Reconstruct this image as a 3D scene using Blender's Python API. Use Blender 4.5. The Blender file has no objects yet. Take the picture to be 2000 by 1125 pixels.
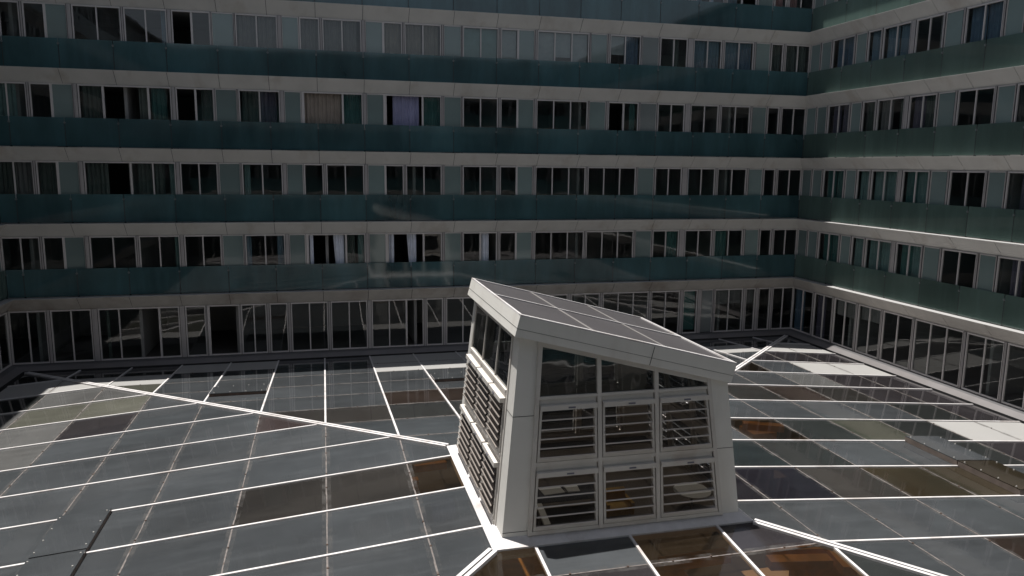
import bpy, math, random
from math import radians, sin, cos, pi
from mathutils import Vector, Matrix
R = random.Random(7)
scene = bpy.context.scene
COL = scene.collection
# ------------------------------------------------------------------ camera
F_PX, YAW, PITCH, ROLL = 1473.2, 0.245949, 0.160128, 0.010957
fw = Vector((sin(YAW)*cos(PITCH), cos(YAW)*cos(PITCH), -sin(PITCH)))
rt0 = Vector((cos(YAW), -sin(YAW), 0)); up0 = rt0.cross(fw)
rt = rt0*cos(ROLL) + up0*sin(ROLL); up = up0*cos(ROLL) - rt0*sin(ROLL)
cam = bpy.data.objects.new('camera', bpy.data.cameras.new('camera')); COL.objects.link(cam)
cam.matrix_world = Matrix(((rt.x, up.x, -fw.x, 0), (rt.y, up.y, -fw.y, 0), (rt.z, up.z, -fw.z, 0), (0, 0, 0, 1)))
cam.data.sensor_width = 36; cam.data.lens = F_PX/2000*36
cam.data.clip_start = 0.05; cam.data.clip_end = 3000
scene.camera = cam
# ------------------------------------------------------------------ light
SUN = Vector((-0.118, 0.180, 1)).normalized()
world = bpy.data.worlds.new("World"); scene.world = world; world.use_nodes = True
wn = world.node_tree; bg = wn.nodes['Background']
sky = wn.nodes.new('ShaderNodeTexSky'); sky.sky_type = 'NISHITA'; sky.sun_disc = False
sky.sun_elevation = math.asin(SUN.z); sky.sun_rotation = math.atan2(SUN.x, SUN.y)
hs = wn.nodes.new('ShaderNodeHueSaturation'); hs.inputs['Saturation'].default_value = 0.5
wn.links.new(sky.outputs[0], hs.inputs['Color']); wn.links.new(hs.outputs[0], bg.inputs[0]); bg.inputs[1].default_value = 0.06
sl = bpy.data.lights.new('sun', 'SUN'); sl.energy = 5.0; sl.angle = radians(0.5); sl.color = (1.0, 0.965, 0.92)
so = bpy.data.objects.new('sun', sl); COL.objects.link(so); so.location = (0, 0, 40)
so.rotation_euler = (-SUN).to_track_quat('-Z', 'Y').to_euler()
scene.view_settings.view_transform = 'Standard'; scene.view_settings.look = 'None'
scene.view_settings.exposure = 0.65; scene.view_settings.gamma = 1
scene.cycles.max_bounces = 8; scene.cycles.transparent_max_bounces = 16
scene.cycles.caustics_reflective = True; scene.cycles.blur_glossy = 1.0; scene.cycles.caustics_refractive = False

def proj(p):
    z = p.dot(fw)
    return (1000 + F_PX*p.dot(rt)/z, 562.5 - F_PX*p.dot(up)/z, z)

# ------------------------------------------------------------------ materials
def newmat(name):
    m = bpy.data.materials.new(name); m.use_nodes = True
    nt = m.node_tree; nt.nodes.clear()
    out = nt.nodes.new('ShaderNodeOutputMaterial')
    return m, nt, out
def N(nt, t, **kw):
    n = nt.nodes.new(t)
    for k, v in kw.items():
        if k in n.inputs.keys() if hasattr(n.inputs, 'keys') else False: n.inputs[k].default_value = v
        else: setattr(n, k, v)
    return n
def coord(nt, scale=(1, 1, 1), kind='Object'):
    tc = nt.nodes.new('ShaderNodeTexCoord'); mp = nt.nodes.new('ShaderNodeMapping')
    mp.inputs['Scale'].default_value = scale
    nt.links.new(tc.outputs[kind], mp.inputs[0]); return mp.outputs[0]
def noise(nt, vec, scale, detail=4, rough=0.55):
    n = nt.nodes.new('ShaderNodeTexNoise'); n.inputs['Scale'].default_value = scale
    n.inputs['Detail'].default_value = detail; n.inputs['Roughness'].default_value = rough
    nt.links.new(vec, n.inputs['Vector']); return n.outputs['Fac']
def ramp(nt, fac, stops):
    r = nt.nodes.new('ShaderNodeValToRGB'); e = r.color_ramp.elements
    e[0].position, e[0].color = stops[0][0], (*stops[0][1], 1)
    e[1].position, e[1].color = stops[-1][0], (*stops[-1][1], 1)
    for p, c in stops[1:-1]:
        x = e.new(p); x.color = (*c, 1)
    nt.links.new(fac, r.inputs[0]); return r.outputs[0]
def mul(c, k): return tuple(min(1, a*k) for a in c)

def painted(name, col, rough=0.5, var=0.12, scale=1.2, stain=None, sscale=(0.5, 0.5, 0.5), spos=(0.55, 0.75), samt=0.6, metal=0.0):
    m, nt, out = newmat(name)
    b = nt.nodes.new('ShaderNodeBsdfPrincipled')
    v = coord(nt)
    c1 = ramp(nt, noise(nt, v, scale, 6), [(0.3, mul(col, 1-var)), (0.7, mul(col, 1+var*0.5))])
    if stain:
        v2 = coord(nt, sscale)
        f = noise(nt, v2, 1.0, 5, 0.6)
        mr = nt.nodes.new('ShaderNodeMapRange'); mr.inputs[1].default_value = spos[0]; mr.inputs[2].default_value = spos[1]
        mr.inputs[4].default_value = samt
        nt.links.new(f, mr.inputs[0])
        mx = nt.nodes.new('ShaderNodeMix'); mx.data_type = 'RGBA'
        nt.links.new(mr.outputs[0], mx.inputs[0]); nt.links.new(c1, mx.inputs[6]); mx.inputs[7].default_value = (*stain, 1)
        c1 = mx.outputs[2]
    nt.links.new(c1, b.inputs['Base Color']); b.inputs['Roughness'].default_value = rough; b.inputs['Metallic'].default_value = metal
    bp = nt.nodes.new('ShaderNodeBump'); bp.inputs['Strength'].default_value = 0.08; bp.inputs['Distance'].default_value = 0.02
    nt.links.new(noise(nt, v, 14, 3), bp.inputs['Height']); nt.links.new(bp.outputs[0], b.inputs['Normal'])
    nt.links.new(b.outputs[0], out.inputs[0]); return m

def glassy(name, body, opacity, tint=(0.6, 0.65, 0.63), ior=1.5, rough=0.02, var=0.25, vscale=(1, 1, 1), wave=0.01, wscale=0.7, streak=None, sstr=0.5, spec=1.0, ovar=0.14):
    """dusty glass: transparent + diffuse body, with a fresnel mirror on top"""
    m, nt, out = newmat(name)
    v = coord(nt, vscale)
    d = nt.nodes.new('ShaderNodeBsdfDiffuse')
    dc = ramp(nt, noise(nt, v, 1.3, 6, 0.6), [(0.3, mul(body, 1-var)), (0.55, body), (0.75, mul(body, 1+var))])
    if streak:
        f = noise(nt, coord(nt, streak), 1.0, 4, 0.65)
        mr = nt.nodes.new('ShaderNodeMapRange'); mr.inputs[1].default_value = 0.5; mr.inputs[2].default_value = 0.8; mr.inputs[4].default_value = sstr
        nt.links.new(f, mr.inputs[0])
        mx = nt.nodes.new('ShaderNodeMix'); mx.data_type = 'RGBA'
        nt.links.new(mr.outputs[0], mx.inputs[0]); nt.links.new(dc, mx.inputs[6]); mx.inputs[7].default_value = (*mul(body, 1.9), 1)
        dc = mx.outputs[2]
    oi = nt.nodes.new('ShaderNodeObjectInfo'); mo = nt.nodes.new('ShaderNodeMapRange')
    mo.inputs[3].default_value = 1-ovar; mo.inputs[4].default_value = 1+ovar; nt.links.new(oi.outputs['Random'], mo.inputs[0])
    vm = nt.nodes.new('ShaderNodeVectorMath'); vm.operation = 'SCALE'; nt.links.new(dc, vm.inputs[0]); nt.links.new(mo.outputs[0], vm.inputs['Scale'])
    nt.links.new(vm.outputs[0], d.inputs[0])
    t = nt.nodes.new('ShaderNodeBsdfTransparent'); t.inputs[0].default_value = (*tint, 1)
    m1 = nt.nodes.new('ShaderNodeMixShader'); m1.inputs[0].default_value = opacity
    nt.links.new(t.outputs[0], m1.inputs[1]); nt.links.new(d.outputs[0], m1.inputs[2])
    g = nt.nodes.new('ShaderNodeBsdfGlossy'); g.inputs['Roughness'].default_value = rough; g.inputs[0].default_value = (spec, spec, spec, 1)
    bp = nt.nodes.new('ShaderNodeBump'); bp.inputs['Strength'].default_value = 1.0; bp.inputs['Distance'].default_value = wave
    nt.links.new(noise(nt, coord(nt), wscale, 2), bp.inputs['Height']); nt.links.new(bp.outputs[0], g.inputs['Normal'])
    fr = nt.nodes.new('ShaderNodeFresnel'); fr.inputs[0].default_value = ior
    m2 = nt.nodes.new('ShaderNodeMixShader')
    # Fresnel of the outer face whichever side is seen
    geo = nt.nodes.new('ShaderNodeNewGeometry'); dot = nt.nodes.new('ShaderNodeVectorMath'); dot.operation = 'DOT_PRODUCT'
    nt.links.new(geo.outputs['Incoming'], dot.inputs[0]); nt.links.new(geo.outputs['Normal'], dot.inputs[1])
    ab = nt.nodes.new('ShaderNodeMath'); ab.operation = 'ABSOLUTE'; nt.links.new(dot.outputs['Value'], ab.inputs[0])
    om = nt.nodes.new('ShaderNodeMath'); om.operation = 'SUBTRACT'; om.inputs[0].default_value = 1; nt.links.new(ab.outputs[0], om.inputs[1])
    pw = nt.nodes.new('ShaderNodeMath'); pw.operation = 'POWER'; pw.inputs[1].default_value = 5; nt.links.new(om.outputs[0], pw.inputs[0])
    f0 = ((ior-1)/(ior+1))**2
    mr2 = nt.nodes.new('ShaderNodeMapRange'); mr2.inputs[3].default_value = f0*1.4; mr2.inputs[4].default_value = 1.0
    nt.links.new(pw.outputs[0], mr2.inputs[0]); nt.nodes.remove(fr)
    nt.links.new(mr2.outputs[0], m2.inputs[0])
    nt.links.new(m1.outputs[0], m2.inputs[1]); nt.links.new(g.outputs[0], m2.inputs[2])
    nt.links.new(m2.outputs[0], out.inputs[0]); return m

M = {}
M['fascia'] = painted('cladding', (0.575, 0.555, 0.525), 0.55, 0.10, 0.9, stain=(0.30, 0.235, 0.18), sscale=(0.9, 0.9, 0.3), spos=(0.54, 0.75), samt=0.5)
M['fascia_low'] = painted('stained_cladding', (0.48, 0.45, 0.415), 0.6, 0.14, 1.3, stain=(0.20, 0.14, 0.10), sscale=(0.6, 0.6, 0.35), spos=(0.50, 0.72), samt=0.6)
M['ledge'] = painted('ledge_metal', (0.34, 0.335, 0.33), 0.5, 0.05, 2)
M['frame'] = painted('window_frame_paint', (0.56, 0.52, 0.50), 0.45, 0.06, 2)
M['pier'] = painted('pier_cladding', (0.40, 0.37, 0.36), 0.5, 0.08, 2)
M['joint'] = painted('dark_joint', (0.03, 0.03, 0.03), 0.8)
M['concrete'] = painted('room_plaster', (0.26, 0.25, 0.24), 0.9)
M['roomfloor'] = painted('room_floor', (0.09, 0.08, 0.07), 0.7)
M['curb'] = painted('curb_metal', (0.165, 0.155, 0.155), 0.38, 0.12, 0.8, stain=(0.07, 0.058, 0.05), sscale=(0.3, 0.3, 0.3), spos=(0.5, 0.8), samt=0.5)
M['curb_shade'] = painted('shaded_curb_metal', (0.10, 0.098, 0.10), 0.4, 0.15, 0.8)  # upper curb strip in a darker colour: painted shade, not another metal
M['white'] = painted('white_paint', (0.56, 0.54, 0.535), 0.5, 0.12, 5, stain=(0.26, 0.21, 0.18), sscale=(1.3, 1.3, 1.3), spos=(0.52, 0.72), samt=0.6)
M['lantern'] = painted('lantern_cladding', (0.665, 0.65, 0.61), 0.5, 0.05, 1.0, stain=(0.42, 0.36, 0.30), sscale=(1.2, 1.2, 0.4), spos=(0.55, 0.8), samt=0.45)
M['lframe'] = painted('lantern_frame', (0.56, 0.53, 0.49), 0.45, 0.08, 2, stain=(0.36, 0.25, 0.19), sscale=(1.1, 1.1, 1.1), spos=(0.55, 0.72), samt=0.45)
M['rail_l'] = painted('sun_offset_rail_metal', (0.21, 0.185, 0.165), 0.5)  # left-face copy of the slat rail, colour darkened to offset direct sun
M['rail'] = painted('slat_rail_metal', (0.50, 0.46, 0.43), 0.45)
M['edge'] = painted('vent_edge_metal', (0.13, 0.10, 0.082), 0.6, 0.3, 5)
M['lroof'] = painted('lantern_roof_sheet', (0.060, 0.056, 0.058), 0.35, 0.10, 0.7)
M['seal'] = painted('sealant', (0.135, 0.118, 0.110), 0.8, 0.5, 9, stain=(0.045, 0.028, 0.02), sscale=(5, 5, 5), spos=(0.55, 0.65), samt=0.8)
M['rust'] = painted('rusty_steel', (0.055, 0.032, 0.022), 0.7, 0.5, 6)
M['bolt'] = painted('zinc_bolt', (0.35, 0.34, 0.32), 0.4)
M['clamp'] = painted('clamp_metal', (0.15, 0.16, 0.16), 0.4)
M['ltrim'] = painted('roof_joint_tape', (0.15, 0.14, 0.135), 0.6)
M['timber'] = painted('orange_timber', (0.72, 0.31, 0.07), 0.5, 0.3, 3)
M['paper'] = painted('paper_white', (0.75, 0.73, 0.66), 0.7, 0.03)
M['yellow'] = painted('yellow_fabric', (0.55, 0.33, 0.08), 0.8, 0.2, 4)
M['darkfab'] = painted('dark_fabric', (0.05, 0.05, 0.055), 0.8)
M['steel'] = painted('grey_steel', (0.30, 0.30, 0.31), 0.4, metal=0.3)
M['ground'] = painted('asphalt', (0.06, 0.06, 0.06), 0.9)
M['floor'] = painted('atrium_floor', (0.17, 0.14, 0.11), 0.5, 0.3, 0.4)
M['label'] = painted('label_grey', (0.12, 0.12, 0.16), 0.5)
M['teal'] = glassy('teal_panel', (0.175, 0.225, 0.215), 1.0, ior=1.5, rough=0.06, var=0.10, vscale=(0.4, 0.4, 0.4), wave=0.004)
M['teal2'] = glassy('grey_panel', (0.21, 0.23, 0.225), 1.0, ior=1.5, rough=0.06, var=0.10, vscale=(0.4, 0.4, 0.4), wave=0.004)
M['winglass'] = glassy('window_glass', (0.03, 0.035, 0.035), 0.10, (0.75, 0.8, 0.79), ior=1.55, wave=0.006, wscale=0.6)
M['balu'] = glassy('balustrade_glass', (0.052, 0.112, 0.122), 0.80, (0.25, 0.45, 0.45), ior=1.5, rough=0.055, var=0.45, vscale=(0.35, 0.35, 0.15), wave=0.0035, wscale=0.5, streak=(1.6, 1.6, 0.2), sstr=0.35)
M['balu_r'] = glassy('balustrade_glass_green', (0.092, 0.138, 0.120), 0.82, (0.25, 0.45, 0.42), ior=1.5, rough=0.03, var=0.30, vscale=(0.3, 0.3, 0.15), wave=0.0035, wscale=0.5, streak=(1.6, 1.6, 0.2), sstr=0.3)
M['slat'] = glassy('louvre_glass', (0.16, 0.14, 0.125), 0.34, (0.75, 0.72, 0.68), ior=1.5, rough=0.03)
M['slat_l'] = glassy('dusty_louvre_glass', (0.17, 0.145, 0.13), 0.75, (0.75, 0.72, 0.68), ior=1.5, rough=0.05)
M['slat_dark'] = glassy('shade_louvre_glass', (0.03, 0.03, 0.03), 0.93, (0.5, 0.5, 0.5), ior=1.5, rough=0.1)  # right and back slats darkened, near opaque, so the lantern interior reads as shade
M['ltop'] = glassy('lantern_glass', (0.02, 0.022, 0.024), 0.55, (0.5, 0.55, 0.55), ior=1.6, wave=0.012, wscale=0.8)
def dustmat():
    m, nt, out = newmat('glass_dust')
    d = nt.nodes.new('ShaderNodeBsdfDiffuse'); d.inputs[0].default_value = (0.13, 0.125, 0.12, 1)
    t = nt.nodes.new('ShaderNodeBsdfTransparent'); mx = nt.nodes.new('ShaderNodeMixShader')
    mr = nt.nodes.new('ShaderNodeMapRange'); mr.inputs[1].default_value = 0.42; mr.inputs[2].default_value = 0.75; mr.inputs[4].default_value = 0.5
    nt.links.new(noise(nt, coord(nt), 2.3, 7, 0.7), mr.inputs[0]); nt.links.new(mr.outputs[0], mx.inputs[0])
    nt.links.new(t.outputs[0], mx.inputs[1]); nt.links.new(d.outputs[0], mx.inputs[2]); nt.links.new(mx.outputs[0], out.inputs[0]); return m
M['dust'] = dustmat()
def roofglass(n, body, op, tint, var=0.30, streak=(0.5, 3.0, 1)): return glassy(n, mul(body, 0.42), op, tint, ior=1.5, rough=0.05, var=var, vscale=(0.25, 0.25, 1), wave=0.003, wscale=0.5, streak=streak, sstr=0.32)
GL = {
 'g': roofglass('roof_glass_grey', (0.122, 0.132, 0.141), 0.88, (0.5, 0.5, 0.5)),
 'l': roofglass('roof_glass_pale', (0.24, 0.24, 0.235), 0.9, (0.5, 0.5, 0.5)),
 'd': roofglass('roof_glass_dark', (0.058, 0.063, 0.062), 0.80, (0.4, 0.42, 0.4)),
 'm': roofglass('roof_glass_umber', (0.068, 0.063, 0.058), 0.82, (0.45, 0.4, 0.33)),
 'b': roofglass('roof_glass_brown', (0.074, 0.055, 0.046), 0.72, (0.6, 0.42, 0.28), 0.4),
 'r': roofglass('roof_glass_rose', (0.125, 0.098, 0.095), 0.85, (0.5, 0.4, 0.35), 0.3),
 'o': roofglass('roof_glass_amber', (0.070, 0.052, 0.034), 0.25, (1.0, 0.80, 0.58), 0.5),
 'n': roofglass('roof_glass_navy', (0.034, 0.033, 0.043), 0.78, (0.3, 0.3, 0.34), 0.35),
 'p': roofglass('roof_glass_plum', (0.074, 0.067, 0.072), 0.80, (0.4, 0.35, 0.38), 0.3),
 'v': roofglass('roof_glass_olive', (0.20, 0.20, 0.165), 0.88, (0.5, 0.5, 0.35)),
 'v2': roofglass('roof_glass_moss', (0.12, 0.125, 0.095), 0.88, (0.5, 0.5, 0.35)),
 't': roofglass('roof_glass_teal', (0.050, 0.062, 0.065), 0.78, (0.35, 0.45, 0.45), 0.35),
 'e': roofglass('roof_glass_ochre', (0.075, 0.060, 0.038), 0.75, (0.6, 0.5, 0.35), 0.35),
 'w': painted('roof_panel_white', (0.30, 0.295, 0.285), 0.4, 0.03, 1),
}
curtain_mats = {}
def cloth(c):
    c = mul(c, 1.35)
    if c not in curtain_mats: curtain_mats[c] = painted('curtain_%d' % len(curtain_mats), c, 0.9, 0.15, 3)
    return curtain_mats[c]

# ------------------------------------------------------------------ mesh helpers
class MB:
    def __init__(s): s.v = []; s.f = []; s.mi = []
    def quad(s, pts, mi=0):
        n = len(s.v); s.v += [tuple(p) for p in pts]; s.f.append(tuple(range(n, n+len(pts)))); s.mi.append(mi)
    def hexa(s, a, mi=0):     # a: 8 points, bottom 4 then top 4 (same order)
        n = len(s.v); s.v += [tuple(p) for p in a]
        for q in ((3, 2, 1, 0), (4, 5, 6, 7), (0, 1, 5, 4), (1, 2, 6, 5), (2, 3, 7, 6), (3, 0, 4, 7)):
            s.f.append(tuple(n+i for i in q)); s.mi.append(mi)
    def box(s, T, x0, x1, y0, y1, z0, z1, mi=0):
        s.hexa([T(x, y, z) for z in (z0, z1) for x, y in ((x0, y0), (x1, y0), (x1, y1), (x0, y1))], mi)
    def cyl(s, T, cx, cy, z0, z1, r0, r1=None, n=10, mi=0):
        r1 = r0 if r1 is None else r1
        b = [T(cx+r0*cos(2*pi*i/n), cy+r0*sin(2*pi*i/n), z0) for i in range(n)]
        t = [T(cx+r1*cos(2*pi*i/n), cy+r1*sin(2*pi*i/n), z1) for i in range(n)]
        for i in range(n): s.quad([b[i], b[(i+1) % n], t[(i+1) % n], t[i]], mi)
        s.quad(b[::-1], mi); s.quad(t, mi)
    def build(s, name, mats, parent=None, label=None, smooth=False):
        me = bpy.data.meshes.new(name); me.from_pydata(s.v, [], s.f)
        if not isinstance(mats, (list, tuple)): mats = [mats]
        for m in mats: me.materials.append(m)
        me.polygons.foreach_set('material_index', s.mi)
        if smooth: me.polygons.foreach_set('use_smooth', [True]*len(s.f))
        me.update()
        import bmesh
        bm = bmesh.new(); bm.from_mesh(me); bmesh.ops.recalc_face_normals(bm, faces=bm.faces); bm.to_mesh(me); bm.free()
        o = bpy.data.objects.new(name, me); COL.objects.link(o)
        if parent: o.parent = parent
        if label: o['label'] = label
        return o
def thing(name, label, cat, group=None, loc=(0, 0, 0)):
    o = bpy.data.objects.new(name, None); COL.objects.link(o); o.location = loc
    o['label'] = label; o['category'] = cat
    if group: o['group'] = group
    return o
I = lambda x, y, z: (x, y, z)

# ------------------------------------------------------------------ dimensions
S = 2.9; CZ = 9.226; XF, YF = 22.282, 32.258; W = 0.46; H = 0.52
XW, YW = XF+W, YF+W            # window planes of right and back wings
XLW = -12.06; YFW = -2.15      # window planes of left and front wings
Lz = lambda k: CZ - k*S        # top of ledge k (0 = top floor head ... 5 = above the roof-level storey)
SILL = -7.92
def T_back(u, d, z): return (u, YW-d, z)
def T_right(u, d, z): return (XW-d, u, z)
def T_left(u, d, z): return (XLW+d, u, z)
def T_front(u, d, z): return (u, YFW+d, z)

# ground and atrium floor
g = MB(); g.quad([(-400, -400, -11.62), (400, -400, -11.62), (400, 400, -11.62), (-400, 400, -11.62)])
o = g.build('ground', M['ground']); o['kind'] = 'structure'
g = MB(); g.quad([(XLW-.2, YFW-.2, -11.6), (XW+.2, YFW-.2, -11.6), (XW+.2, YW+.2, -11.6), (XLW-.2, YW+.2, -11.6)])
o = g.build('floor', M['floor']); o['kind'] = 'structure'

# ------------------------------------------------------------------ facade builder
GREY = (0.16, 0.15, 0.145); BROWN = (0.22, 0.185, 0.155); DKG = (0.07, 0.085, 0.075); TEALC = (0.05, 0.13, 0.12)
LAV = (0.215, 0.215, 0.32); WHT = (0.50, 0.52, 0.58); BLU = (0.15, 0.21, 0.26); PLUM = (0.10, 0.085, 0.12); PALE = (0.30, 0.31, 0.31)
MINT = (0.16, 0.24, 0.23); ROSE = (0.33, 0.18, 0.17); STEELB = (0.10, 0.15, 0.21)

def add_curtain(T, u0, u1, z0, z1, col, parent, taper=0.0, d=-0.14):
    m = MB(); n = max(6, int((u1-u0)/0.035)); ph = R.random()*6
    top = []; bot = []
    for i in range(n+1):
        a = i/n; u = u0+(u1-u0)*a
        off = 0.03*sin(u*2*pi/0.16+ph)+0.012*sin(u*2*pi/0.37+ph)
        top.append(T(u, d+off, z1))
        ub = u0+(u1-u0)*(a*(1-abs(taper)) + (taper if taper > 0 else 0))
        bot.append(T(ub, d+off*1.3, z0))
    for i in range(n): m.quad([bot[i], bot[i+1], top[i+1], top[i]])
    m.build('curtain', cloth(col), parent, smooth=True)

def add_window(T, wing, u0, u1, z0, z1, n, curtains=None, openp=(), blind=None, deep=0.07):
    """window mesh = frame; sub-parts pane and curtain. openp: indexes of panes slid open"""
    f = MB(); fwd = 0.055
    f.box(T, u0, u1, 0, deep, z1-fwd, z1); f.box(T, u0, u1, 0, deep, z0, z0+fwd)
    f.box(T, u0, u0+fwd, 0.002, deep-.002, z0+fwd, z1-fwd); f.box(T, u1-fwd, u1, 0.002, deep-.002, z0+fwd, z1-fwd)
    pw = (u1-u0-fwd)/n
    for i in range(1, n):
        if i in openp or (i-1) in openp: continue
        c = u0+fwd/2+pw*i
        f.box(T, c-0.024, c+0.024, 0.004, deep-.012, z0+fwd, z1-fwd)
    g = MB(); e = 0.045
    for i in range(n):
        a = u0+fwd+pw*i*(u1-u0-2*fwd)/(u1-u0-fwd); b = u0+fwd+pw*(i+1)*(u1-u0-2*fwd)/(u1-u0-fwd)
        if i in openp:
            # sash slid behind the neighbour: add its stile
            s = b if (i+1 < n and (i+1) not in openp) else a
            f.box(T, s-e/2, s+e/2+.03, -0.035, 0.05, z0+fwd, z1-fwd)
            continue
        g.quad([T(a, 0.02, z0+fwd), T(b, 0.02, z0+fwd), T(b, 0.02, z1-fwd), T(a, 0.02, z1-fwd)])
    w = f.build('window', M['frame'], wing)
    if g.f: g.build('pane', M['winglass'], w)
    for c in (curtains or ()):
        i, a, b, col = c[:4]; tp = c[4] if len(c) > 4 else 0
        ua = u0+fwd+(u1-u0-2*fwd)*(i+a)/n; ub = u0+fwd+(u1-u0-2*fwd)*(i+b)/n
        add_curtain(T, ua, ub, z0+0.02, z1-0.04, col, w, tp)
    if blind:
        m = MB()
        for (i, frac, col) in blind:
            ua = u0+fwd+(u1-u0-2*fwd)*(i+.02)/n; ub = u0+fwd+(u1-u0-2*fwd)*(i+.98)/n
            zz = z1-fwd-(z1-z0-2*fwd)*frac
            m.box(T, ua, ub, -0.10, -0.085, zz, z1-fwd)
        m.build('blind', cloth(blind[0][2]), w)
    return w

def build_wing(name, label, T, u_lo, u_hi, layout, joints_f, joints_g, balu, lo_corner, hi_corner, roof_d=0.4, gd=0.15):
    """layout: list of (kind,u0,u1,n) for upper rows (function of k) and ground; corners: True when it meets another wing (mitred inside)"""
    wing = thing(name, label, 'building')
    lo = lambda d: u_lo + (d if lo_corner else 0); hi = lambda d: u_hi - (d if hi_corner else 0)
    # fascia bands, sloping soffit faces with open joints on a dark backing
    for k in range(1, 6):
        zt = Lz(k); m = MB()
        js = [lo(W)-.001] + [j for j in sorted(joints_f) if lo(W)+.3 < j < hi(W)-.3] + [hi(W)+.001]
        gap = 0.009
        for a, b in zip(js[:-1], js[1:]):
            a1 = a if a < lo(W)+.1 else a+gap; b1 = b if b > hi(W)-.1 else b-gap
            at = lo(0.02) if a < lo(W)+.1 else a1; bt = hi(0.02) if b > hi(W)-.1 else b1
            # outer sloping face; nose 25 mm high
            m.quad([T(at, 0.02, zt-H), T(bt, 0.02, zt-H), T(b1, W, zt-0.012), T(a1, W, zt-0.012)])
            m.quad([T(a1, W, zt-0.012), T(b1, W, zt-0.012), T(b1, W, zt), T(a1, W, zt)])
            if a1 != a: m.quad([T(a1, 0.02, zt-H), T(a1, W, zt-0.012), T(a1, W-.03, zt-0.012), T(a1, 0.02, zt-H+.04)])
            if b1 != b: m.quad([T(b1, 0.02, zt-H), T(b1, W, zt-0.012), T(b1, W-.03, zt-0.012), T(b1, 0.02, zt-H+.04)])
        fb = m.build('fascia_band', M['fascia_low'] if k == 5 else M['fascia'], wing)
        m = MB()
        m.quad([T(lo(0.0), 0.0, zt-H+.012), T(hi(0.0), 0.0, zt-H+.012), T(hi(W-.012), W-.012, zt-0.012), T(lo(W-.012), W-.012, zt-0.012)])
        m.build('joint_backing', M['joint'], fb)
        m = MB()
        m.quad([T(lo(W), W, zt+.002), T(hi(W), W, zt+.002), T(hi(0), 0.0, zt+.002), T(lo(0), 0.0, zt+.002)])
        m.build('ledge', M['ledge'], fb)
        # balustrade
        gs = [lo(gd)] + [j for j in sorted(joints_g) if lo(gd)+.3 < j < hi(gd)-.3] + [hi(gd)]
        for a, b in zip(gs[:-1], gs[1:]):
            m = MB(); e = 0.015
            m.quad([T(a+e, gd, zt+.035), T(b-e, gd, zt+.035), T(b-e, gd, zt+1.12), T(a+e, gd, zt+1.12)])
            bp = m.build('balustrade_panel', balu, wing)
            m = MB()
            m.box(T, b-.034, b+.034, gd-.05, gd-.004, zt+0.004, zt+0.93, 1)
            m.cyl(lambda x, y, z: T(x, gd-.055+z, y), b, zt+0.93, 0.0, 0.09, 0.04, n=10)
            m.build('clamp', [M['clamp'], M['joint']], bp)
    # slabs, rooms
    for k in range(0, 6):
        zt = Lz(k); m = MB()
        m.box(T, u_lo-(5 if lo_corner else 0), u_hi+(5 if hi_corner else 0), -5.0, -0.10, zt-H+.03, zt-(.01 if k else .17))
        if k == 0:
            m.box(T, u_lo-(5 if lo_corner else 0), u_hi+(5 if hi_corner else 0), -11.0, roof_d, zt-.16, zt+.06)
            m.box(T, u_lo, u_hi, -0.10, -0.02, zt-H, zt-.17)
        m.build('floor_slab' if k else 'roof_slab', M['concrete'], wing)
    m = MB()
    m.box(T, u_lo-(5 if lo_corner else 0), u_hi+(5 if hi_corner else 0), -5.4, -5.0, -11.6, Lz(0))
    u = u_lo+1.0
    while u < u_hi-.5:
        m.box(T, u-.06, u+.06, -5.0, -0.22, SILL, Lz(0)-H)
        u += 3.73
    m.build('room_wall', M['concrete'], wing)
    m = MB(); m.box(T, u_lo-(5 if lo_corner else 0), u_hi+(5 if hi_corner else 0), -5.0, -0.02, SILL-.4, SILL-.02)
    m.build('room_floor', M['roomfloor'], wing)
    # outer body behind the rooms
    m = MB(); m.box(T, u_lo-(5 if lo_corner else 0), u_hi+(5 if hi_corner else 0), -11.0, -5.4, -11.6, Lz(0)-.01)
    m.build('rear_wall', M['fascia'], wing)
    # windows
    for k in range(0, 6):
        zt = Lz(k)-H; zb = Lz(k+1)+.01 if k < 5 else SILL
        prev = None
        for it in layout(k):
            kind, u0, u1 = it[:3]
            if prev is not None and u0-prev > 0.03:
                mm = MB(); mm.box(T, prev, u0, 0.0, 0.085, zb, zt)
                c = (prev+u0)/2; mm.box(T, c-.012, c+.012, 0.085, 0.11, zb, zt)
                for ee in (prev, u0): mm.box(T, ee-.009, ee+.009, 0.07, 0.088, zb, zt, 1)
                mm.build('pier', [M['pier'], M['joint']], wing)
            prev = u1
            if kind in 'TU':
                mm = MB(); mm.box(T, u0+.03, u1-.03, 0, .03, zb+.03, zt-.04)
                p = mm.build('spandrel_panel', M['teal'] if kind == 'T' else M['teal2'], wing)
                mm = MB()
                mm.box(T, u0, u0+.03, 0, .06, zb, zt); mm.box(T, u1-.03, u1, 0, .06, zb, zt); mm.box(T, u0+.03, u1-.03, 0.002, .058, zt-.04, zt)
                mm.build('trim', M['frame'], p)
            else:
                d = it[4] if len(it) > 4 else {}
                add_window(T, wing, u0, u1, zb, zt, it[3], **d)
    # sill flashing at roof level
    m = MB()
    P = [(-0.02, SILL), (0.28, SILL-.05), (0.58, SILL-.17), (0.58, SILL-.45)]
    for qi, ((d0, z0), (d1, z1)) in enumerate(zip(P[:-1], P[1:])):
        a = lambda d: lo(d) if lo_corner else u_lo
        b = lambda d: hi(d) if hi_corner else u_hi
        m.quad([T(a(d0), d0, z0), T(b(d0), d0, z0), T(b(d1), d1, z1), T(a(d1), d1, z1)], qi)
    m.build('sill_flashing', [M['curb_shade'], M['curb'], M['joint']], wing)  # outer drop face takes the near-black joint colour as painted gap shade
    m = MB(); m.box(T, u_lo, u_hi, -.02, 0.45, -11.6, SILL-.45)
    m.build('atrium_wall', M['concrete'], wing)
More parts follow.
